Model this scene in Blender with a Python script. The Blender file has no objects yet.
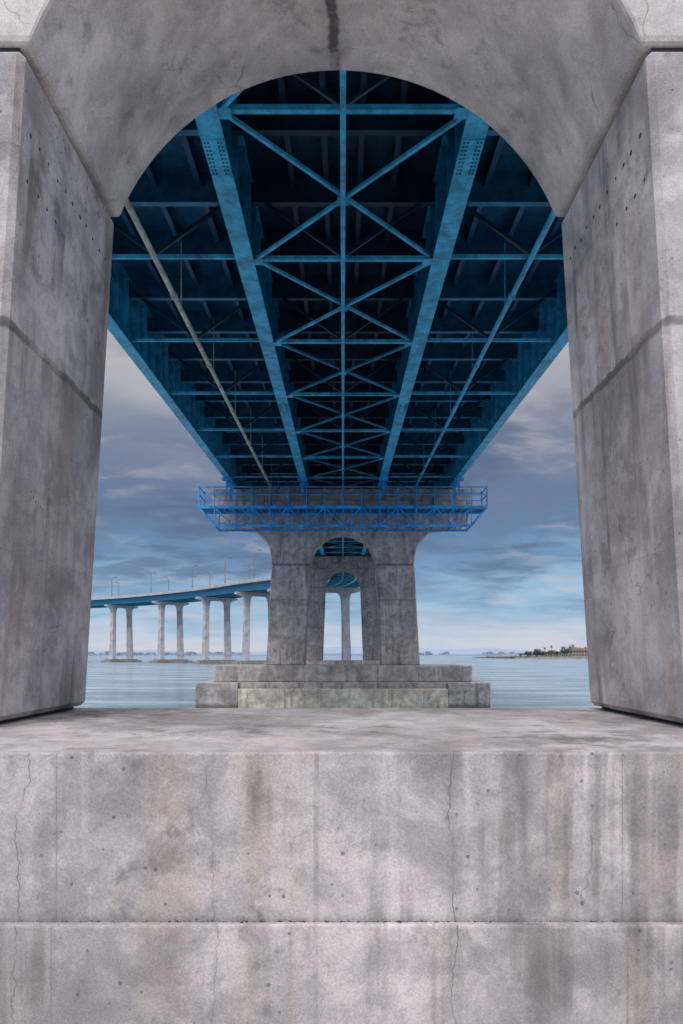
import bpy, math, random, bmesh
from mathutils import Vector, Matrix
from mathutils import noise as mn
random.seed(7)
E=3.6            # eye height above water
sc=bpy.context.scene
sc.view_settings.view_transform='Standard'
sc.view_settings.look='None'
sc.view_settings.exposure=0

# ------------------------------------------------------------ node helpers
class NT:
    def __init__(s,nt): s.nt=nt; s.n=nt.nodes; s.l=nt.links
    def new(s,t,**k):
        n=s.n.new(t)
        for a,b in k.items(): setattr(n,a,b)
        return n
    def put(s,sock,v):
        if isinstance(v,bpy.types.NodeSocket): s.l.new(v,sock)
        elif isinstance(v,(tuple,list)) and len(v)==3 and sock.type=='RGBA': sock.default_value=(*v,1)
        else: sock.default_value=v
    def m(s,op,a,b=None,c=None,clamp=False):
        n=s.new('ShaderNodeMath',operation=op,use_clamp=clamp)
        s.put(n.inputs[0],a)
        if b is not None: s.put(n.inputs[1],b)
        if c is not None: s.put(n.inputs[2],c)
        return n.outputs[0]
    def mul(s,*a):
        r=a[0]
        for b in a[1:]: r=s.m('MULTIPLY',r,b)
        return r
    def mr(s,v,a,b,c=0.0,d=1.0,smooth=True):
        n=s.new('ShaderNodeMapRange')
        if smooth: n.interpolation_type='SMOOTHSTEP'
        s.put(n.inputs[0],v)
        for i,x in zip((1,2,3,4),(a,b,c,d)): s.put(n.inputs[i],x)
        return n.outputs[0]
    def mix(s,f,a,b,mode='MIX'):
        n=s.new('ShaderNodeMix',data_type='RGBA',blend_type=mode)
        s.put(n.inputs[0],f); s.put(n.inputs[6],a); s.put(n.inputs[7],b)
        return n.outputs[2]
    def noise(s,co,scale,detail=4,rough=.6,dist=0,out=0):
        n=s.new('ShaderNodeTexNoise')
        if co is not None: s.l.new(co,n.inputs['Vector'])
        n.inputs['Scale'].default_value=scale; n.inputs['Detail'].default_value=detail
        n.inputs['Roughness'].default_value=rough; n.inputs['Distortion'].default_value=dist
        return n.outputs[out]
    def scale(s,co,v):
        n=s.new('ShaderNodeVectorMath',operation='MULTIPLY')
        s.l.new(co,n.inputs[0]); n.inputs[1].default_value=v
        return n.outputs[0]
    def sep(s,co):
        n=s.new('ShaderNodeSeparateXYZ'); s.l.new(co,n.inputs[0]); return n.outputs
    def comb(s,a,b,c):
        n=s.new('ShaderNodeCombineXYZ')
        for i,v in enumerate((a,b,c)): s.put(n.inputs[i],v)
        return n.outputs[0]

def newmat(name):
    m=bpy.data.materials.new(name); m.use_nodes=True
    t=NT(m.node_tree); b=t.n['Principled BSDF']
    return m,t,b

def concrete(name,base=(.34,.325,.335),cracks=(),zl=(),crackamt=.6,pits=1.0,streak=1.0,stain=1.0,dirtz=None,simple=False,mott=.7):
    m,t,b=newmat(name)
    co=t.new('ShaderNodeTexCoord').outputs['Object']
    x,y,z=t.sep(co)
    A=t.sep(t.noise(co,.75,4,.62,.3,1))
    B=t.sep(t.noise(co,3.0,6,.72,.3,1))
    S=t.sep(t.noise(t.scale(co,(3.4,3.4,.20)),1.0,4,.62,0,1))
    lt=tuple(min(.85,c*1.35) for c in base); dk=tuple(c*.28 for c in base)
    warm=(base[0]*.82,base[1]*.73,base[2]*.62)
    col=t.mix(t.mr(A[0],.32,.68),tuple(c*.68 for c in base),tuple(c*1.22 for c in base))
    col=t.mix(t.mul(t.mr(S[2],.50,.66),.45*streak),col,warm)
    col=t.mix(t.m('MULTIPLY',t.mr(B[0],.40,.60,1,0),mott),col,t.mix(1.0,col,(.64,.64,.67),'MULTIPLY'))
    col=t.mix(t.mul(t.mr(B[1],.52,.66),t.mr(A[1],.38,.62),.65*stain),col,dk)
    col=t.mix(t.mul(t.mr(B[2],.54,.70),.38*stain),col,lt)
    col=t.mix(t.mul(t.mr(S[0],.50,.66),t.mr(A[2],.36,.60),.75*streak),col,dk)
    col=t.mix(t.mul(t.mr(S[1],.56,.70),.40*streak),col,lt)
    if not simple:
        fine=t.noise(co,85,3,.8)
        col=t.mix(t.mr(fine,.32,.68),t.mix(1.0,col,(.80,.80,.80),'MULTIPLY'),t.mix(1.0,col,(1.12,1.12,1.12),'MULTIPLY'))
        H=t.m('ADD',t.m('MULTIPLY',fine,.08),t.m('MULTIPLY',t.noise(co,5.0,4,.65),.32))
    if pits>0:
        for sc_,r in ((6.0,.11),(17.0,.22)):
            v=t.new('ShaderNodeTexVoronoi'); t.l.new(co,v.inputs['Vector']); v.inputs['Scale'].default_value=sc_
            cr=t.sep(v.outputs['Color'])[0]
            rad=t.mr(cr,.72,1.0,0.0,r,False)
            pit=t.mul(t.m('LESS_THAN',v.outputs['Distance'],rad),t.mr(A[1],.40,.53))
            col=t.mix(t.m('MULTIPLY',pit,.66*pits),col,(.07,.067,.075))
    if crackamt>0:
        va=t.new('ShaderNodeVectorMath',operation='MULTIPLY_ADD')
        t.l.new(t.comb(A[0],A[1],A[2]),va.inputs[0]); va.inputs[1].default_value=(.5,.5,.5); t.l.new(t.scale(co,(.6,.6,.3)),va.inputs[2])
        v=t.new('ShaderNodeTexVoronoi',feature='DISTANCE_TO_EDGE'); t.l.new(va.outputs[0],v.inputs['Vector']); v.inputs['Scale'].default_value=.7
        c=t.mr(v.outputs['Distance'],.0008,.0035,1,0)
        msk=t.mul(t.mr(A[2],.47,.55),t.mr(B[2],.38,.55,.2,1))
        col=t.mix(t.mul(c,msk,crackamt),col,(.06,.055,.06))
    if cracks:
        nzv=t.sep(t.new('ShaderNodeNewGeometry').outputs['Normal'])[2]
        top=t.mr(nzv,.5,.9,1.0,.28)
        W=t.sep(t.noise(t.comb(7.7,y,z),1.3,5,.68,0,1))
        for i,(x0,wob,w,s_,hal) in enumerate(cracks):
            d=t.m('ABSOLUTE',t.m('ADD',t.m('ADD',x,-x0),t.m('MULTIPLY',t.m('SUBTRACT',W[i%3],.5),wob)))
            ln=t.mul(t.mr(d,w*.4,w,1,0),t.mr(B[i%3],.36,.54,.15,1),top)
            hl=t.mul(t.mr(d,0,w*hal,1,0),t.mr(B[(i+1)%3],.3,.6,.3,1),top)
            col=t.mix(t.m('MULTIPLY',hl,.38*s_),col,dk)
            col=t.mix(t.m('MULTIPLY',ln,s_),col,(.08,.072,.078))
    for i,(z0,wob,w,s_,halo) in enumerate(zl):
        dz=t.m('ADD',t.m('ADD',z,-z0),t.m('MULTIPLY',t.m('SUBTRACT',B[i%3],.5),wob))
        d=t.m('ABSOLUTE',dz)
        ln=t.mul(t.mr(d,w*.4,w,1,0),t.mr(A[(i+1)%3],.3,.55,.35,1))
        hl=t.mul(t.mr(dz,-halo,0,0,1),t.m('LESS_THAN',dz,0),t.mr(S[2],.4,.6,.2,1))
        col=t.mix(t.m('MULTIPLY',hl,.6*s_),col,dk)
        col=t.mix(t.m('MULTIPLY',ln,.85*s_),col,(.09,.085,.09))
    if dirtz is not None:
        z0,hh=dirtz
        d=t.mr(t.m('ADD',z,t.m('MULTIPLY',B[2],-hh*1.2)),z0,z0+hh*.6,1,0)
        col=t.mix(t.m('MULTIPLY',d,.7),col,(.08,.078,.075))
    t.l.new(col,b.inputs['Base Color'])
    b.inputs['Roughness'].default_value=.88
    b.inputs['Specular IOR Level'].default_value=.2
    if not simple:
        bp=t.new('ShaderNodeBump'); bp.inputs['Strength'].default_value=.6; bp.inputs['Distance'].default_value=.02
        t.l.new(H,bp.inputs['Height']); t.l.new(bp.outputs[0],b.inputs['Normal'])
    return m

def paint(name,col,rust=.3,rough=.45,var=.35):
    m,t,b=newmat(name)
    co=t.new('ShaderNodeTexCoord').outputs['Object']
    B=t.sep(t.noise(co,1.7,4,.72,0,1))
    c=t.mix(t.mr(B[0],.32,.66),tuple(v*(1-var) for v in col),tuple(min(1,v*(1+var)) for v in col))
    c=t.mix(t.m('MULTIPLY',t.mr(B[1],.52,.66),.5),c,tuple(v*.4 for v in col))
    c=t.mix(t.m('MULTIPLY',t.mr(B[2],.60,.66),rust),c,tuple(min(1,v*1.35+.045) for v in col))
    c=t.mix(t.m('MULTIPLY',t.mr(B[2],.32,.37,1,0),rust),c,(.10,.05,.03))
    t.l.new(c,b.inputs['Base Color'])
    b.inputs['Roughness'].default_value=rough
    return m
def plain(name,col,rough=.8,var=.25,scale=1.0):
    m,t,b=newmat(name)
    co=t.new('ShaderNodeTexCoord').outputs['Object']
    c=t.mix(t.mr(t.noise(co,scale,3,.6),.3,.7),tuple(v*(1-var) for v in col),tuple(min(1,v*(1+var)) for v in col))
    t.l.new(c,b.inputs['Base Color']); b.inputs['Roughness'].default_value=rough
    return m

M_ledge=concrete('ledge_concrete',(.46,.42,.425),
    cracks=[(-1.62,.0,.004,.35,6),(-.72,.34,.004,.4,9),(-.15,.02,.02,.28,3),(.62,.20,.0045,.65,14),(1.58,.0,.004,.40,6),(-1.80,.35,.0045,.6,12)],
    crackamt=.3,pits=1.0,streak=1.0)
M_leg=concrete('leg_concrete',(.50,.47,.485),zl=[(6.05,.14,.05,1.0,.9),(7.35,.02,.008,.35,.2),(4.4,.03,.006,.25,.3)],crackamt=.45,streak=1.0,pits=1.0)
M_arch=concrete('arch_concrete',(.61,.575,.56),crackamt=.4,pits=.4,streak=.3,stain=.75,mott=.5,cracks=[(-.09,.22,.07,.9,3)])
M_far=concrete('pier_concrete',(.52,.465,.445),zl=[(7.4,.0,.035,.7,.8),(9.9,.0,.03,.6,.4),(5.0,0,.02,.3,.5)],crackamt=0,pits=0,streak=1.1,simple=True)
M_far2=concrete('rear_pier_concrete',(.34,.32,.32),zl=[(7.4,.0,.035,.7,.8)],crackamt=0,pits=0,streak=1.0,simple=True)
M_farbase=concrete('pier_base_concrete',(.50,.455,.43),zl=[(1.3,.0,.03,.4,.4)],crackamt=.5,pits=0,streak=.9,dirtz=(0,.5),simple=True)
M_cream=concrete('limewashed_concrete',(.80,.72,.57),crackamt=.9,pits=0,streak=.9,stain=.6,dirtz=(-.3,.4),simple=True)
M_bounce=plain('bounce_apron_pale',(.50,.47,.43),var=.15,scale=.5)  # pale tone of the added slab that reflects light upward
M_col=plain('column_concrete',(.44,.42,.44),var=.25,scale=.4)
M_joint=plain('dark_joint',(.035,.033,.035))
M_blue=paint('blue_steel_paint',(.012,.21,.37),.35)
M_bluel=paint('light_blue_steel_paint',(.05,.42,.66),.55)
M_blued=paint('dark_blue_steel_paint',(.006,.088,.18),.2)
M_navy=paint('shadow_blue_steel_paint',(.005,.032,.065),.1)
M_plat=paint('platform_blue_paint',(.01,.30,.76),.1)
M_pipe=paint('tan_pipe_paint',(.50,.50,.40),.4)
M_barrier=plain('barrier_concrete',(.40,.40,.42),var=.12,scale=.3)
M_asph=plain('asphalt',(.05,.05,.05))
M_lamp=plain('galvanised_steel',(.17,.18,.20),.5)

# ------------------------------------------------------------ mesh builder
class MB:
    def __init__(s): s.v=[]; s.f=[]; s.mi=[]
    def add(s,vs,fs,mi=0):
        o=len(s.v); s.v+= [tuple(p) for p in vs]
        s.f+=[tuple(o+i for i in f) for f in fs]; s.mi+=[mi]*len(fs)
    def hexa(s,p,mi=0):
        s.add(p,[(3,2,1,0),(4,5,6,7),(0,1,5,4),(1,2,6,5),(2,3,7,6),(3,0,4,7)],mi)
    def box(s,x0,x1,y0,y1,z0,z1,mi=0):
        s.hexa([(x0,y0,z0),(x1,y0,z0),(x1,y1,z0),(x0,y1,z0),(x0,y0,z1),(x1,y0,z1),(x1,y1,z1),(x0,y1,z1)],mi)
    def beam(s,a,b,w,h,mi=0):
        a=Vector(a); b=Vector(b); d=(b-a).normalized()
        up=Vector((0,0,1)) if abs(d.z)<.9 else Vector((0,1,0))
        r=d.cross(up).normalized(); u=r.cross(d)
        r*=w/2; u*=h/2
        s.hexa([a-r-u,a+r-u,a+r+u,a-r+u,b-r-u,b+r-u,b+r+u,b-r+u],mi)
    def tube(s,a,b,r0,r1=None,n=8,mi=0):
        if r1 is None: r1=r0
        a=Vector(a); b=Vector(b); d=(b-a).normalized()
        up=Vector((0,0,1)) if abs(d.z)<.9 else Vector((0,1,0))
        r=d.cross(up).normalized(); u=r.cross(d)
        vs=[]
        for p,rr in ((a,r0),(b,r1)):
            for i in range(n):
                t=2*math.pi*i/n; vs.append(p+r*math.cos(t)*rr+u*math.sin(t)*rr)
        s.add(vs,[(i,(i+1)%n,n+(i+1)%n,n+i) for i in range(n)]+[tuple(range(n))[::-1],tuple(range(n,2*n))],mi)
    def extrude(s,poly,y0,y1,mi=0):
        n=len(poly)
        s.add([(x,y0,z) for x,z in poly]+[(x,y1,z) for x,z in poly],
              [tuple(range(n)),tuple(range(2*n-1,n-1,-1))]+[((i+1)%n,i,n+i,n+(i+1)%n) for i in range(n)],mi)
    def obj(s,name,mats,parent=None,loc=None,bevel=0,seg=2,smooth=False):
        me=bpy.data.meshes.new(name); me.from_pydata(s.v,[],s.f)
        for m in mats: me.materials.append(m)
        for p,i in zip(me.polygons,s.mi): p.material_index=i; p.use_smooth=smooth
        bm=bmesh.new(); bm.from_mesh(me); bmesh.ops.recalc_face_normals(bm,faces=bm.faces); bm.to_mesh(me); bm.free()
        o=bpy.data.objects.new(name,me); sc.collection.objects.link(o)
        if parent: o.parent=parent
        if loc: o.location=loc
        if bevel:
            b=o.modifiers.new('bevel','BEVEL'); b.width=bevel; b.segments=seg; b.limit_method='ANGLE'; b.angle_limit=math.radians(35)
        return o
def empty(name,loc=(0,0,0),rot=0):
    e=bpy.data.objects.new(name,None); e.empty_display_size=1; sc.collection.objects.link(e)
    e.location=loc; e.rotation_euler=(0,0,rot); return e

# ------------------------------------------------------------ bridge alignment
PTS=[(-60,7.7),(0,9.85),(48,11.57),(91,13.0),(133,14.6),(175,17.0),(217,20.2),(259,22.7),(320,24.2),(385,24.9),(460,25.2),(560,24.5),(700,20)]
def gb(s):
    if s<=48: return 9.85+s*.0358+E
    for i in range(len(PTS)-1):
        if PTS[i][0]<=s<=PTS[i+1][0]: break
    def tan(j):
        a=PTS[max(j-1,0)]; b=PTS[min(j+1,len(PTS)-1)]; return (b[1]-a[1])/(b[0]-a[0])
    x0,y0=PTS[i]; x1,y1=PTS[i+1]; h=x1-x0; t=(s-x0)/h
    m0,m1=tan(i),tan(i+1)
    if i==2: m0=.0358
    return E+(2*t**3-3*t*t+1)*y0+(t**3-2*t*t+t)*h*m0+(-2*t**3+3*t*t)*y1+(t**3-t*t)*h*m1
S0,R=128.0,280.0
def frame(s):
    if s<=S0: return Vector((0,s,0)),Vector((1,0,0)),0
    f=(s-S0)/R
    return Vector((-R*(1-math.cos(f)),S0+R*math.sin(f),0)),Vector((math.cos(f),math.sin(f),0)),f
def pt(s,x,z):
    p,r,f=frame(s); q=p+r*x; q.z=gb(s)+z; return q
def sweep(mb,s0,s1,step,x0,x1,z0,z1,mi=0):
    n=max(1,int(math.ceil((s1-s0)/step))); vs=[]
    for i in range(n+1):
        s=s0+(s1-s0)*i/n
        vs+=[pt(s,x0,z0),pt(s,x1,z0),pt(s,x1,z1),pt(s,x0,z1)]
    fs=[(0,1,2,3),tuple(4*n+k for k in (3,2,1,0))]
    for i in range(n):
        for k in range(4):
            fs.append((4*i+k,4*i+(k+1)%4,4*i+4+(k+1)%4,4*i+4+k))
    mb.add(vs,fs,mi)

bridge=empty('steel_girder_bridge')
GD=2.2
SB=3.8; SE=640; SDET=172
g=MB()
for x in (-7.5,-2.62,2.62,7.5):
    fw=.235 if abs(x)<5 else .2
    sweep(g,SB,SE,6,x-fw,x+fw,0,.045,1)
    sweep(g,SB,SE,6,x-.012,x+.012,.047,GD-.05,0)
    sweep(g,SB,SE,6,x-.2,x+.2,GD-.048,GD,0)
g.obj('plate_girders',[M_blue,M_bluel],bridge)
g=MB()
s=4.4
while s<130:
    for x in (-7.5,-2.62,2.62,7.5):
        for sd in (-1,1):
            a=x+sd*.014; b=x+sd*.19
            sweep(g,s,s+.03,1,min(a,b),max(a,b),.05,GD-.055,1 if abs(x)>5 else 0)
    s+=1.08
for x in (-7.5,7.5):
    sd=-1 if x>0 else 1
    a,b=x+sd*.014,x+sd*.12
    sweep(g,SB,130,6,min(a,b),max(a,b),1.45,1.475,0)
g.obj('web_stiffeners',[M_blue,M_bluel],bridge)
g=MB()
sweep(g,SB,SE,6,-9.6,9.6,GD+.25,GD+.5,1)
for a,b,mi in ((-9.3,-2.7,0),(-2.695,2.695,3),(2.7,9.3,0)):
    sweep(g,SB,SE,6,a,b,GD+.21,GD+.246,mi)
for sx in (-1,1):
    a,b=sx*9.15,sx*9.62
    sweep(g,SB,SE,6,min(a,b),max(a,b),GD+.504,GD+1.35,1)
sweep(g,SB,SE,6,-9.1,9.1,GD+.504,GD+.54,2)
g.obj('deck_slab',[M_blued,M_barrier,M_asph,M_navy],bridge)
g=MB()
for x in (-8.9,-6.3,-5.05,-3.85,-1.35,-.45,.45,1.35,3.85,5.05,6.3,8.9):
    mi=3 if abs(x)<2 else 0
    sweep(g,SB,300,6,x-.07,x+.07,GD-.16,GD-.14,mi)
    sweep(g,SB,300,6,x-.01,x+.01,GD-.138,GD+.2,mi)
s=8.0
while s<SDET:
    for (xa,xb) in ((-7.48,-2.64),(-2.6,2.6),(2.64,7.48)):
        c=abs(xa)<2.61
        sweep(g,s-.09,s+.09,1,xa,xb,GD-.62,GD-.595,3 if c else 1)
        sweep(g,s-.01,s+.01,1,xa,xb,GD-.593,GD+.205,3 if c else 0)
    s+=2.7
g.obj('floor_beams',[M_blued,M_blue,M_bluel,M_navy],bridge)
g=MB()
ST=[8.0+5.4*i for i in range(31)]
ztop=GD-.3
for i,s in enumerate(ST):
    zb=.12
    g.beam(pt(s,-2.6,zb),pt(s,2.6,zb),.11,.11,1)
    for sd in (-1,1):
        g.beam(pt(s,sd*2.64,zb+.05),pt(s,sd*7.48,zb+.05),.08,.10,1)
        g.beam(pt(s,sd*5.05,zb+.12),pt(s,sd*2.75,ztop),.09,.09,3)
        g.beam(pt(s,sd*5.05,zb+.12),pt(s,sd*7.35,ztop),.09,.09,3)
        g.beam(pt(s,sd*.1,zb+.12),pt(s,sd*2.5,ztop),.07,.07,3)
    for x in (-2.3,2.3):
        p=pt(s,x,zb-.085); g.box(p.x-.16,p.x+.16,p.y-.14,p.y+.14,p.z-.006,p.z+.006,1)
    if i<len(ST)-1:
        s2=ST[i+1]; sm=(s+s2)/2
        g.beam(pt(s,-2.4,zb+.02),pt(s2,2.4,zb+.02),.075,.075,1 if i<3 else 0)
        g.beam(pt(s,2.4,zb-.06),pt(s2,-2.4,zb-.06),.075,.075,1 if i<3 else 0)
        p=pt(sm,0,zb-.11); g.box(p.x-.13,p.x+.13,p.y-.15,p.y+.15,p.z-.006,p.z+.006,1)
g.obj('lateral_bracing',[M_blue,M_bluel,M_blued,M_navy],bridge)
g=MB()
sweep(g,SB,SDET,5,-.055,.055,-.16,-.08,0)
sweep(g,SB,SDET,5,-.010,.010,-.075,.3,0)
g.obj('centre_longitudinal_member',[M_bluel],bridge)
for sd,m,nm in ((-1,M_pipe,'drain_pipe'),(1,M_bluel,'conduit_pipe')):
    g=MB(); s=SB
    while s<90:
        g.tube(pt(s,sd*4.97,-.02),pt(min(s+5.4,90),sd*4.97,-.02),.075,n=12)
        g.tube(pt(s+.5,sd*4.97,-.02),pt(s+.62,sd*4.97,-.02),.11,n=12)
        g.beam(pt(s+1.5,sd*4.97,0),pt(s+1.5,sd*4.97,GD),.03,.03)
        s+=5.4
    g.obj(nm,[m],bridge)
g=MB()
for x in (-2.62,2.62):
    for sc_ in (14.6,31,62):
        a=pt(sc_-.55,x,-.012); b=pt(sc_+.55,x,-.012)
        g.beam(a,b,.44,.02,0)
        for i in range(9):
            for j in (-.17,-.10,.10,.17):
                p=pt(sc_-.48+.12*i,x+j,-.035)
                g.tube(p,p+Vector((0,0,.02)),.024,n=6,mi=1)
g.obj('splice_plates',[M_bluel,M_blued],bridge)

# ------------------------------------------------------------ piers
def arc(hw,rise,zs,n=40):
    Rr=(hw*hw+rise*rise)/(2*rise); zc=zs+rise-Rr
    a0=math.atan2(zs-zc,hw); pts=[]
    for i in range(n+1):
        a=math.pi-a0-(math.pi-2*a0)*i/n
        pts.append((Rr*math.cos(a),zc+Rr*math.sin(a)))
    return pts
def strip(mb,A,top,y0,y1,outer,mi=0):
    n=len(A)
    T=[(x,top) for x,_ in A]
    vs=[(x,y0,z) for x,z in A]+[(x,y0,z) for x,z in T]+[(x,y1,z) for x,z in A]+[(x,y1,z) for x,z in T]
    fs=[]
    for i in range(n-1):
        fs+=[(i,i+1,n+i+1,n+i),(2*n+i+1,2*n+i,3*n+i,3*n+i+1),(i+1,i,2*n+i,2*n+i+1),(n+i,n+i+1,3*n+i+1,3*n+i)]
    o=len(vs); m_=len(outer)
    for sd in (-1,1):
        base=0 if sd<0 else n-1
        for (x,z) in outer: vs+=[(sd*x,y0,z),(sd*x,y1,z)]
        k=o if sd<0 else o+2*m_
        f=[base]+[k+2*i for i in range(m_)]+[n+base]
        b=[2*n+base]+[k+1+2*i for i in range(m_)]+[3*n+base]
        fs+=[tuple(f),tuple(b[::-1])]
        fs.append((base,k,k+1,2*n+base))
        for i in range(m_-1): fs.append((k+2*i,k+2*i+2,k+2*i+3,k+2*i+1))
        fs.append((k+2*m_-2,n+base,3*n+base,k+2*m_-1))
    mb.add(vs,fs,mi)
YF,YB=5.12,7.2; ZP=3.05; ZS=8.05; NX=-.055; HB,HT=2.585,2.285
near=empty('bridge_pier')
for sd,nm in ((-1,'leg_left'),(1,'leg_right')):
    g=MB()
    def q(x,y,z): return (sd*x+NX,y,z)
    zb=ZP+.035
    g.hexa([q(HB,YF,zb),q(5.27,YF,zb),q(5.27,YB,zb),q(HB,YB,zb),
            q(HT,YF,ZS),q(4.6,YF,ZS),q(4.6,YB,ZS),q(HT,YB,ZS)])
    g.obj(nm,[M_leg],near,bevel=.045,seg=1)
    g=MB(); a,b=sorted((sd*2.69+NX,sd*5.2+NX)); g.box(a,b,YF+.07,YB-.07,ZP-.02,ZP+.05)
    a,b=sorted((sd*(HT+.05)+NX,sd*4.5+NX)); g.box(a,b,YF+.05,YB-.05,ZS-.02,ZS+.06)
    g.obj(nm+'_joint',[M_joint],near)
    g=MB()
    for (zz,n) in ((7.55,11),(7.2,4)):
        for i in range(n):
            y=YF+.2+i*.165+random.uniform(-.02,.02); z=zz+random.uniform(-.015,.015)
            x=HT+.3*(ZS-z)/(ZS-ZP-.035)
            g.tube(q(x+.02,y,z),q(x-.002,y,z),.018*random.uniform(.7,1.1),n=8)
    g.obj(nm+'_tie_holes',[M_joint],near)
A=[(x+NX,z) for x,z in arc(2.24,1.51,ZS+.035)]
ztop_=10.8
g=MB()
strip(g,A,ztop_,YF,YB,[(4.6,ZS+.035),(4.66,9.1),(4.95,9.9),(5.4,10.45),(6.0,ztop_)])
g.obj('arch_spandrel',[M_arch],near,bevel=.035,seg=2)
g=MB(); zc=gb(6)-.25
g.hexa([(-9.0,YF-.1,ztop_+.4),(-6,YF-.1,ztop_+.003),(-6,YB+.1,ztop_+.003),(-9,YB+.1,ztop_+.4),(-9.3,YF-.1,zc),(-6,YF-.1,zc),(-6,YB+.1,zc),(-9.3,YB+.1,zc)])
g.hexa([(6,YF-.1,ztop_+.003),(9.0,YF-.1,ztop_+.4),(9.0,YB+.1,ztop_+.4),(6,YB+.1,ztop_+.003),(6,YF-.1,zc),(9.3,YF-.1,zc),(9.3,YB+.1,zc),(6,YB+.1,zc)])
g.box(-5.997,5.997,YF-.1,YB+.1,ztop_+.003,zc)
for x in (-7.5,-2.62,2.62,7.5): g.box(x-.3,x+.3,5.6,6.6,zc+.002,gb(6)-.02,0)
g.obj('cap_beam',[M_arch],near)

def rough_block(name,x0,x1,y0,y1,z0,z1,mat,parent,fx=(-2.6,2.6),amp=.006):
    g=MB(); N=360; rows=[]
    xs=[x0]+[fx[0]+(fx[1]-fx[0])*i/N for i in range(N+1)]+[x1]
    yb=min(y0+.25,(y0+y1)/2)
    for x in xs:
        n1=mn.noise(Vector((x*2.1,y0,1.3))); n2=mn.noise(Vector((x*11,y0,4.1))); n3=max(0,mn.noise(Vector((x*26,y0,9.1)))-.25)
        c=.010+abs(n2)*.008+n3*.035
        dz=n1*amp*.6+n2*amp*.25; dy=mn.noise(Vector((x*1.7,3.3,y0)))*amp
        rows.append([(x,y0,z0),(x,y0+dy*.5,z1-.25),(x,y0+dy,z1-c*1.1+dz),(x,y0+c*.3+dy,z1-c*.35+dz),(x,y0+c+dy,z1+dz*.6),(x,yb,z1),(x,y1,z1),(x,y1,z0)])
    vs=[p for r in rows for p in r]; k=8; fs=[]
    for i in range(len(rows)-1):
        for j in range(k):
            fs.append((i*k+j,i*k+(j+1)%k,(i+1)*k+(j+1)%k,(i+1)*k+j))
    fs.append(tuple(range(k))); fs.append(tuple((len(rows)-1)*k+j for j in range(k))[::-1])
    g.add(vs,fs); return g.obj(name,[mat],parent)
rough_block('plinth',-9.5,9.5,3.96,7.25,-1.5,ZP,M_ledge,near)
rough_block('lower_step',-10,10,3.885,3.930,-1.5,2.100,M_ledge,near,amp=.008)
g=MB(); g.box(-16,16,-13,3.87,-1.5,1.42)
g.obj('bounce_apron',[M_bounce],near,bevel=.03)  # unseen slab below and behind camera, added to bounce light up
g=MB()
for i in range(420):
    x=random.uniform(-2.7,2.7); r=random.choice((.002,.003,.004,.007))*random.uniform(.6,1.2)
    y=3.94-abs(random.gauss(0,.008)); z=2.100+r*.4
    if random.random()<.4: x=random.gauss(.0,.45)
    vs=[Vector((random.uniform(.6,1)*a*r*1.6,random.uniform(.6,1)*b*r,random.uniform(.5,1)*c*r))+Vector((x,y,z)) for a,b,c in ((1,0,0),(-1,0,0),(0,1,0),(0,-1,0),(0,0,1),(0,0,-1))]
    g.add(vs,[(0,2,4),(2,1,4),(1,3,4),(3,0,4),(2,0,5),(1,2,5),(3,1,5),(0,3,5)])
g.obj('grit_debris',[plain('grit',(.06,.05,.045),scale=30)])

def arched(yf,cz,archtop,zp,mat):
    e=empty('bridge_pier',(0,yf,0))
    L=2.3
    zsf=archtop-2.27
    g=MB()
    A=arc(2.27,2.262,zsf,36)
    for sd in (-1,1):
        def q(x,y,z): return (sd*x,y,z)
        g.hexa([q(2.65,0,zp),q(5.30,0,zp),q(5.30,L,zp),q(2.65,L,zp),
                q(2.30,0,zsf-.02),q(4.92,0,zsf-.02),q(4.92,L,zsf-.02),q(2.30,L,zsf-.02)])
    g.obj('legs',[mat],e,bevel=.07,seg=1)
    g=MB()
    strip(g,A,cz,-.02,L+.02,[(4.90,zsf),(4.93,zsf+.5),(5.06,zsf+1.15),(5.35,zsf+1.7),(5.75,zsf+2.1),(6.2,cz)])
    g.obj('arch_spandrel',[mat],e,bevel=.04,seg=1)
    g=MB(); t=gb(yf+1)-.22
    for sd in (-1,1):
        def q(x,y,z): return (sd*x,y,z)
        g.hexa([q(6,-.15,cz+.003),q(8.5,-.15,cz+.35),q(8.5,L+.15,cz+.35),q(6,L+.15,cz+.003),q(6,-.15,t),q(9.2,-.15,t),q(9.2,L+.15,t),q(6,L+.15,t)])
    g.box(-5.997,5.997,-.15,L+.15,cz+.003,t)
    g.obj('cap_beam',[mat],e)
    g=MB()
    for x in (-7.5,-2.62,2.62,7.5): g.box(x-.35,x+.35,.6,1.7,t+.002,gb(yf+1)-.03)
    g.obj('bearings',[M_blued],e)
    g=MB()
    g.box(-8.5,8.5,-2.2,L+2.2,1.83,zp-.003)
    g.obj('base_upper_tier',[M_farbase],e,bevel=.05,seg=1)
    g=MB()
    g.box(-9.45,-6.72,-3.4,L+3.4,-1.5,1.826); g.box(6.72,9.45,-3.4,L+3.4,-1.5,1.826)
    g.box(-6.7,6.7,-3.2,L+3.2,1.45,1.82)
    g.obj('base_side_blocks',[M_farbase],e,bevel=.05,seg=1)
    g=MB(); g.box(-6.69,6.69,-3.6,L+3.6,-1.5,1.446)
    g.obj('base_front_wall',[M_cream],e,bevel=.04,seg=1)
    return e
arched(48.2,12.35,12.1,2.9,M_far)
arched(91.0,gb(91)-1.75,gb(91)-1.95,2.9,M_far2)
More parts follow.
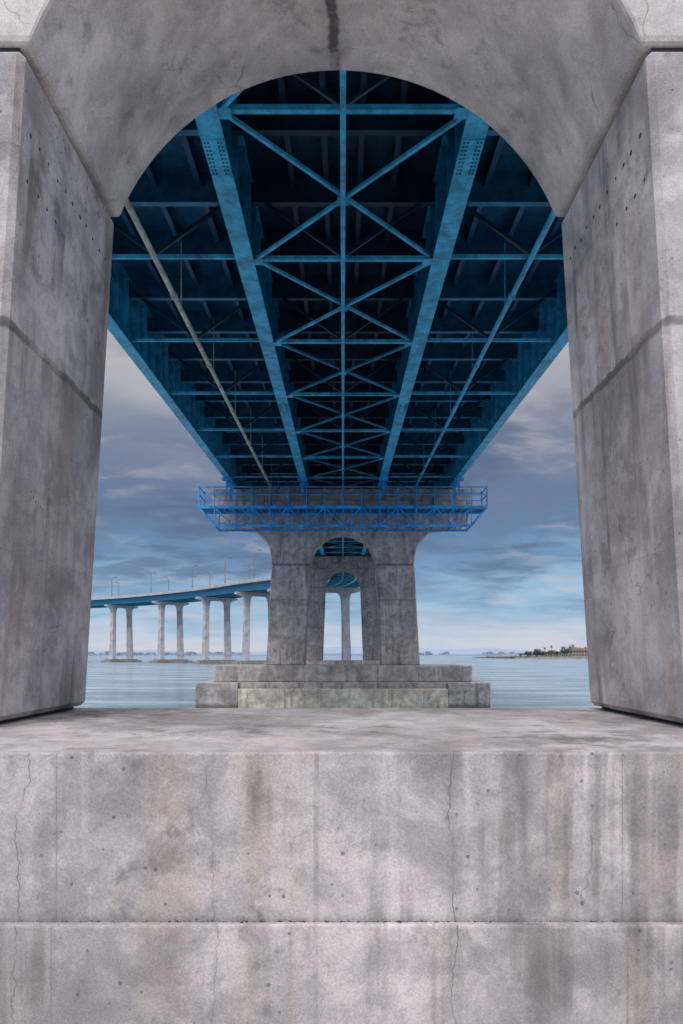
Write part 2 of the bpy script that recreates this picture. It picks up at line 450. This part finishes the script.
def twin(s):
    p,r,f=frame(s); e=empty('bridge_pier',(p.x,p.y,0),f)
    T=gb(s)-.1
    g=MB()
    for sd in (-1,1):
        prof=[(1.6,1.0,1.45),(T-7,.85,1.15),(T-3.0,.95,1.2),(T-1.8,1.3,1.3),(T-1.3,1.9,1.35)]
        for (z0,w0,d0),(z1,w1,d1) in zip(prof,prof[1:]):
            c0=sd*(4.6+ (T-z0)*.02); c1=sd*(4.6+(T-z1)*.02)
            g.hexa([(c0-w0,-d0,z0),(c0+w0,-d0,z0),(c0+w0,d0,z0),(c0-w0,d0,z0),(c1-w1,-d1,z1),(c1+w1,-d1,z1),(c1+w1,d1,z1),(c1-w1,d1,z1)])
    g.obj('columns',[M_col],e)
    g=MB(); g.extrude([(-7.2,T-1.29),(7.2,T-1.29),(9.0,T-.7),(9.0,T),(-9.0,T),(-9.0,T-.7)],-1.4,1.4)
    g.obj('cap_beam',[M_col],e)
    g=MB(); g.box(-9.2,9.2,-4,4,-1.5,1.1); g.box(-7.6,7.6,-2.8,2.8,1.103,1.62)
    g.obj('footing',[M_far2],e,bevel=.1,seg=1)
for k in range(1,12):
    s=133.5+42.2*k
    if s<630: twin(s)

def lamp(s,side):
    p=pt(s,side*9.3,GD+1.35); _,r,f=frame(s)
    g=MB(); H=9.5
    g.tube((0,0,-.1),(0,0,.5),.3,.28); g.tube((0,0,.5),(0,0,H-1),.21,.15)
    pv=Vector((0,0,H-1))
    for i in range(1,6):
        a=i/5*math.pi/2; q=Vector((-side*2.2*(1-math.cos(a)),0,H-1+1.1*math.sin(a))); g.tube(pv,q,.12,.12,6); pv=q
    g.box(pv.x-.6,pv.x+.4,-.22,.22,pv.z-.16,pv.z+.12)
    o=g.obj('street_lamp',[M_lamp],loc=(p.x,p.y,p.z)); o.rotation_euler=(0,0,f)
k=0
s=236
while s<470:
    lamp(s,1 if k%2 else -1); s+=17+ (3 if k%3 else -2); k+=1

# ------------------------------------------------------------ maintenance platform
pf=empty('maintenance_platform',(0,0,0))
g=MB(); Y0,Y1=45.2,46.9
zt,zm,zb=14.45,13.15,11.95
hw=9.3; hb=8.3
for y in (Y0,Y1):
    g.beam((-hw,y,zt),(hw,y,zt),.07,.07); g.beam((-hw,y,zt-.5),(hw,y,zt-.5),.05,.05)
    g.beam((-hw,y,zm),(hw,y,zm),.14,.18); g.beam((-hb,y,zb),(hb,y,zb),.12,.14)
    g.beam((-hw,y,zm),(-hb,y,zb),.10,.10); g.beam((hw,y,zm),(hb,y,zb),.10,.10)
    n=14
    for i in range(n+1):
        x=-hb+2*hb*i/n
        g.beam((x,y,zb),(x,y,zt),.06,.06)
        if i<n:
            x2=-hb+2*hb*(i+1)/n
            if i%2: g.beam((x,y,zb),(x2,y,zm),.07,.07)
            else: g.beam((x,y,zm),(x2,y,zb),.07,.07)
    for x in (-hw,hw): g.beam((x,y,zm),(x,y,zt+.1),.08,.08)
for i in range(29):
    x=-hb+2*hb*i/28
    g.beam((x,Y0,zm-.05),(x,Y1,zm-.05),.06,.08)
    if i%2==0: g.beam((x,Y0,zb),(x,Y1,zb),.06,.06)
for x in (-hw,hw):
    for z in (zt,zt-.5,zm): g.beam((x,Y0,z),(x,Y1,z),.06,.06)
g.obj('truss_frame',[M_plat],pf)
g=MB(); g.box(-hw,hw,Y0+.12,Y1-.12,zm+.02,zm+.05); g.obj('walkway_grating',[M_blued],pf)
g=MB()
for x in (-7.5,-2.62,2.62,7.5):
    for y in (Y0,Y1):
        g.beam((x,y,zt-.4),(x,y,gb(y)+.02),.12,.12)
        g.box(x-.3,x+.3,y-.12,y+.12,gb(y)-.2,gb(y)-.015)
g.obj('hangers',[M_plat],pf)
g=MB()
for x in (-5.4,5.4):
    g.box(x-.25,x+.25,Y0+.4,Y0+.9,zm+.05,zm+1.0)
    g.tube((x+.6,Y0+.6,zm+.05),(x+.6,Y0+.6,zm+.8),.16)
g.obj('equipment_boxes',[M_lamp],pf,bevel=.03)

# ------------------------------------------------------------ water
m,t,b=newmat('sea_water')
co=t.new('ShaderNodeTexCoord').outputs['Object']
wn=t.noise(t.scale(co,(.12,.5,1)),.35,5,.7)
t.l.new(t.mix(t.mr(wn,.38,.62),(.14,.20,.26),(.30,.37,.43)),b.inputs['Base Color'])
b.inputs['Roughness'].default_value=.2
b.inputs['IOR'].default_value=1.33
h=t.m('ADD',t.noise(t.scale(co,(.8,1.6,1)),.8,3,.7,.3),t.m('MULTIPLY',t.noise(t.scale(co,(.25,1,1)),.12,3,.65),3.5))
bp=t.new('ShaderNodeBump'); bp.inputs['Strength'].default_value=1.0; bp.inputs['Distance'].default_value=.9
t.l.new(h,bp.inputs['Height']); t.l.new(bp.outputs[0],b.inputs['Normal'])
g=MB(); g.add([(-20000,-3000,0),(20000,-3000,0),(20000,25000,0),(-20000,25000,0)],[(0,1,2,3)])
g.obj('water',[m])

# ------------------------------------------------------------ far shores
def ridge(name,y,x0,x1,hf,mat,depth=400,n=160):
    g=MB(); vs=[]
    for i in range(n+1):
        x=x0+(x1-x0)*i/n; hh=hf(x,i/n)
        vs+=[(x,y,-.5),(x,y+depth*.3,hh),(x,y+depth,hh*.7),(x,y+depth*1.2,-.5)]
    fs=[]
    for i in range(n):
        for k in range(3): fs.append((4*i+k,4*i+4+k,4*i+5+k,4*i+1+k))
    g.add(vs,fs); return g.obj(name,[mat])
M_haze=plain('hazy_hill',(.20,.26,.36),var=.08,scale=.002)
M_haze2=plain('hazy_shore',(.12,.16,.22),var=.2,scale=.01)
def nz(x,*fr):
    return sum(a*math.sin(x*f+ph) for a,f,ph in fr)
ridge('distant_hills',9000,-7000,7000,lambda x,u:75+nz(x,(30,.0011,1),(18,.0027,2.1),(9,.0071,.4)),M_haze,1500)
ridge('distant_shore',2600,-2600,2600,lambda x,u:7+nz(x,(2,.011,1),(1.5,.03,2.1)),M_haze2,200)
g=MB()
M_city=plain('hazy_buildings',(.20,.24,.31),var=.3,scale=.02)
for i in range(120):
    x=random.uniform(-1300,-380) if i<95 else random.uniform(200,700); w=random.uniform(8,26); hh=random.uniform(5,14)*(1.5 if random.random()<.08 else 1)
    y=random.uniform(2620,2760)
    g.box(x,x+w,y,y+15,2,2+hh)
    if random.random()<.5: g.box(x+w*.3,x+w*.6,y+3,y+9,2+hh,4+hh)
g.obj('distant_city_buildings',[M_city])
M_land=plain('shore_ground',(.08,.08,.06),scale=.1)
M_rock=plain('riprap_rock',(.13,.125,.12),scale=.5,var=.5)
g=MB(); vs=[];n=60
for i in range(n+1):
    u=i/n; x=172+u*420; w=min(1,u*5)
    jag=random.uniform(-.5,.5)
    vs+=[(x,700-u*30+jag*4,-.3),(x,703-u*30+jag*3,1.0+1.6*w+jag),(x,760,3.2*w+.6),(x,900,3*w+.6),(x,960,-.3)]
fs=[]
for i in range(n):
    for k in range(4): fs.append((5*i+k,5*i+5+k,5*i+6+k,5*i+1+k))
g.add(vs,fs)
for j,f in enumerate(fs): g.mi[j]=1 if j%4==0 else 0
g.obj('peninsula_ground',[M_land,M_rock])
g=MB()
g.box(146,190,712,716,1.3,2.1)
for i in range(10): g.tube((148+i*4.6,714,-1),(148+i*4.6,714,3.4 if i%3==0 else 1.8),.3)
g.obj('jetty',[M_rock])
M_leaf=plain('tree_foliage',(.04,.055,.035),var=.6,scale=.6)
M_leaf2=plain('tree_foliage_dark',(.024,.036,.03),var=.5,scale=.6)
M_trunk=plain('tree_bark',(.10,.08,.06))
def clump(g,c,r,n,size,mi):
    for _ in range(n):
        d=Vector((random.gauss(0,1),random.gauss(0,1),random.gauss(0,.75))).normalized()*r*random.uniform(.45,1.05)
        p=c+d; a=Vector((random.uniform(-1,1),random.uniform(-1,1),random.uniform(-1,1))).normalized(); b_=a.orthogonal().normalized()
        s_=size*random.uniform(.6,1.4)
        g.add([p-a*s_,p-b_*s_*.6,p+a*s_,p+b_*s_*.6],[(0,1,2,3)],mi)
g=MB()
for i in range(64):
    x=random.choice((random.uniform(190,215),random.uniform(200,262),random.uniform(230,330),random.uniform(330,560))); y=random.uniform(712,770); hh=random.uniform(4.5,9)*(1.25 if x>228 else .9)
    base=Vector((x,y,2)); g.tube(base,base+Vector((0,0,hh*.6)),.3,.15,6,2)
    for j in range(4):
        q=base+Vector((random.gauss(0,hh*.26),random.gauss(0,hh*.26),hh*random.uniform(.4,.9)))
        g.tube(base+Vector((0,0,hh*.35)),q,.12,.05,5,2)
        clump(g,q,hh*random.uniform(.2,.34),60,.5,random.choice((0,1)))
g.obj('shoreline_trees',[M_leaf,M_leaf2,M_trunk])
def palm(x,y,h):
    g=MB(); pv=Vector((0,0,-.3))
    for i in range(1,7):
        q=Vector((.15*math.sin(i*.5)*i*.3,0,h*i/6)); g.tube(pv,q,.26-.02*i,.24-.02*i,7,1); pv=q
    for k in range(22):
        a=random.uniform(0,6.28); el=random.uniform(-.5,1.2); L=random.uniform(1.8,2.6); p=pv.copy()
        d=Vector((math.cos(a)*math.cos(el),math.sin(a)*math.cos(el),math.sin(el)))
        sdv=Vector((-math.sin(a),math.cos(a),0))
        for j in range(5):
            w0=.36*(1-j/5)+.05; w1=.36*(1-(j+1)/5)+.05
            q=p+d*L/5
            for sg in (-1,1):
                g.add([p,q,q+sdv*sg*w1-Vector((0,0,w1*.6)),p+sdv*sg*w0-Vector((0,0,w0*.6))],[(0,1,2,3)],0)
            p=q; d=(d+Vector((0,0,-.28))).normalized()
    g.obj('palm_tree',[M_leaf2,M_trunk],loc=(x,y,2))
for x,y,h in ((207,718,8.5),(215,722,10.5),(226,720,9.0),(238,725,11.5),(248,716,9)): palm(x,y,h)
M_wall=plain('house_wall',(.26,.22,.20),var=.1); M_roof=plain('house_roof',(.13,.07,.055),var=.3); M_win=plain('window_glass',(.03,.04,.05),.2)
def house(x,y,w,d,h,fl=2):
    e=empty('waterfront_house',(x,y,2))
    g=MB(); g.box(0,w,0,d,-.5,h); g.obj('walls',[M_wall],e)
    g=MB(); o=.8
    g.add([(-o,-o,h+.01),(w+o,-o,h+.01),(w+o,d+o,h+.01),(-o,d+o,h+.01),(d*.5,d*.5,h+2.8),(w-d*.5,d*.5,h+2.8)],[(0,1,5,4),(1,2,5),(2,3,4,5),(3,0,4),(3,2,1,0)])
    g.obj('roof',[M_roof],e)
    g=MB()
    for f in range(fl):
        z=1+f*3
        xx=1.2
        while xx<w-2: g.box(xx,xx+1.4,-.05,.02,z,z+1.4); xx+=2.9
    g.obj('windows',[M_win],e)
house(232,708,20,10,6.0); house(214,735,14,9,4,1); house(262,740,20,10,5); house(290,738,24,11,6)

# ------------------------------------------------------------ world
w=bpy.data.worlds.new('World'); sc.world=w; w.use_nodes=True
t=NT(w.node_tree); bg=t.n['Background']
sky=t.new('ShaderNodeTexSky'); sky.sky_type='NISHITA'; sky.sun_disc=False
sky.sun_elevation=math.radians(42); sky.sun_rotation=math.radians(200)
co=t.new('ShaderNodeTexCoord').outputs['Generated']
x,y,z=t.sep(co)
zc=t.m('MAXIMUM',z,0.0)
den=t.m('ADD',zc,.22)
pc=t.comb(t.m('DIVIDE',x,den),t.m('DIVIDE',y,den),0.0)
N1=t.sep(t.noise(t.scale(pc,(1.1,1.6,1)),1.6,5,.54,.4,1))
N2=t.noise(t.scale(pc,(1.1,1.9,1)),4.0,4,.56,.3)
n1=N1[0]
zz=t.m('ADD',zc,t.m('MULTIPLY',t.m('SUBTRACT',n1,.5),.17))
def lin(c): return tuple(((v/255+.055)/1.055)**2.4 for v in c)
cr=t.new('ShaderNodeValToRGB'); t.l.new(zz,cr.inputs[0])
els=[(0.0,(208,210,222)),(.03,(192,205,224)),(.07,(152,187,217)),(.12,(114,151,189)),(.17,(100,126,161)),(.23,(104,121,150)),(.29,(130,139,160)),(.36,(176,175,183)),(.44,(192,190,194)),(.6,(235,235,238)),(1.0,(250,250,252))]
r=cr.color_ramp
r.elements[0].position=0; r.elements[1].position=1
r.elements[0].color=(*lin(els[0][1]),1); r.elements[1].color=(*lin(els[-1][1]),1)
for p,c in els[1:-1]:
    e_=r.elements.new(p); e_.color=(*lin(c),1)
ccol=cr.outputs[0]
amt=t.mr(zc,.015,.12)
ccol=t.mix(t.mul(t.mr(N2,.46,.68),t.mr(N1[1],.40,.6),amt,.42),ccol,lin((206,198,200)))
ccol=t.mix(t.mul(t.mr(N1[2],.44,.60),t.mr(N2,.62,.40,.30,1),amt,.62),ccol,lin((80,94,126)))
boost=t.m('ADD',t.mr(zc,.38,.85,1.0,2.8),t.mr(y,.1,-.8,0.0,1.0))
vm=t.new('ShaderNodeVectorMath',operation='SCALE'); t.l.new(ccol,vm.inputs[0]); t.l.new(t.m('MULTIPLY',boost,10.0),vm.inputs['Scale'])
fin=t.mix(.93,sky.outputs[0],vm.outputs[0])
t.l.new(fin,bg.inputs['Color']); bg.inputs['Strength'].default_value=.1

sl=bpy.data.lights.new('sun','SUN'); sl.energy=1.4; sl.angle=math.radians(14); sl.color=(1,.93,.87)
so=bpy.data.objects.new('sun',sl); sc.collection.objects.link(so)
d=Vector((-.30,-.75,.85))
so.rotation_euler=d.to_track_quat('Z','Y').to_euler()

cam=bpy.data.cameras.new('camera'); co_=bpy.data.objects.new('camera',cam); sc.collection.objects.link(co_)
cam.sensor_fit='VERTICAL'; cam.sensor_height=36; cam.lens=700/1024*36
cam.shift_y=143/1024; cam.shift_x=-1.5/1024
cam.clip_start=.05; cam.clip_end=60000
co_.location=(0,0,E); co_.rotation_euler=(math.radians(90),0,0)
sc.camera=co_
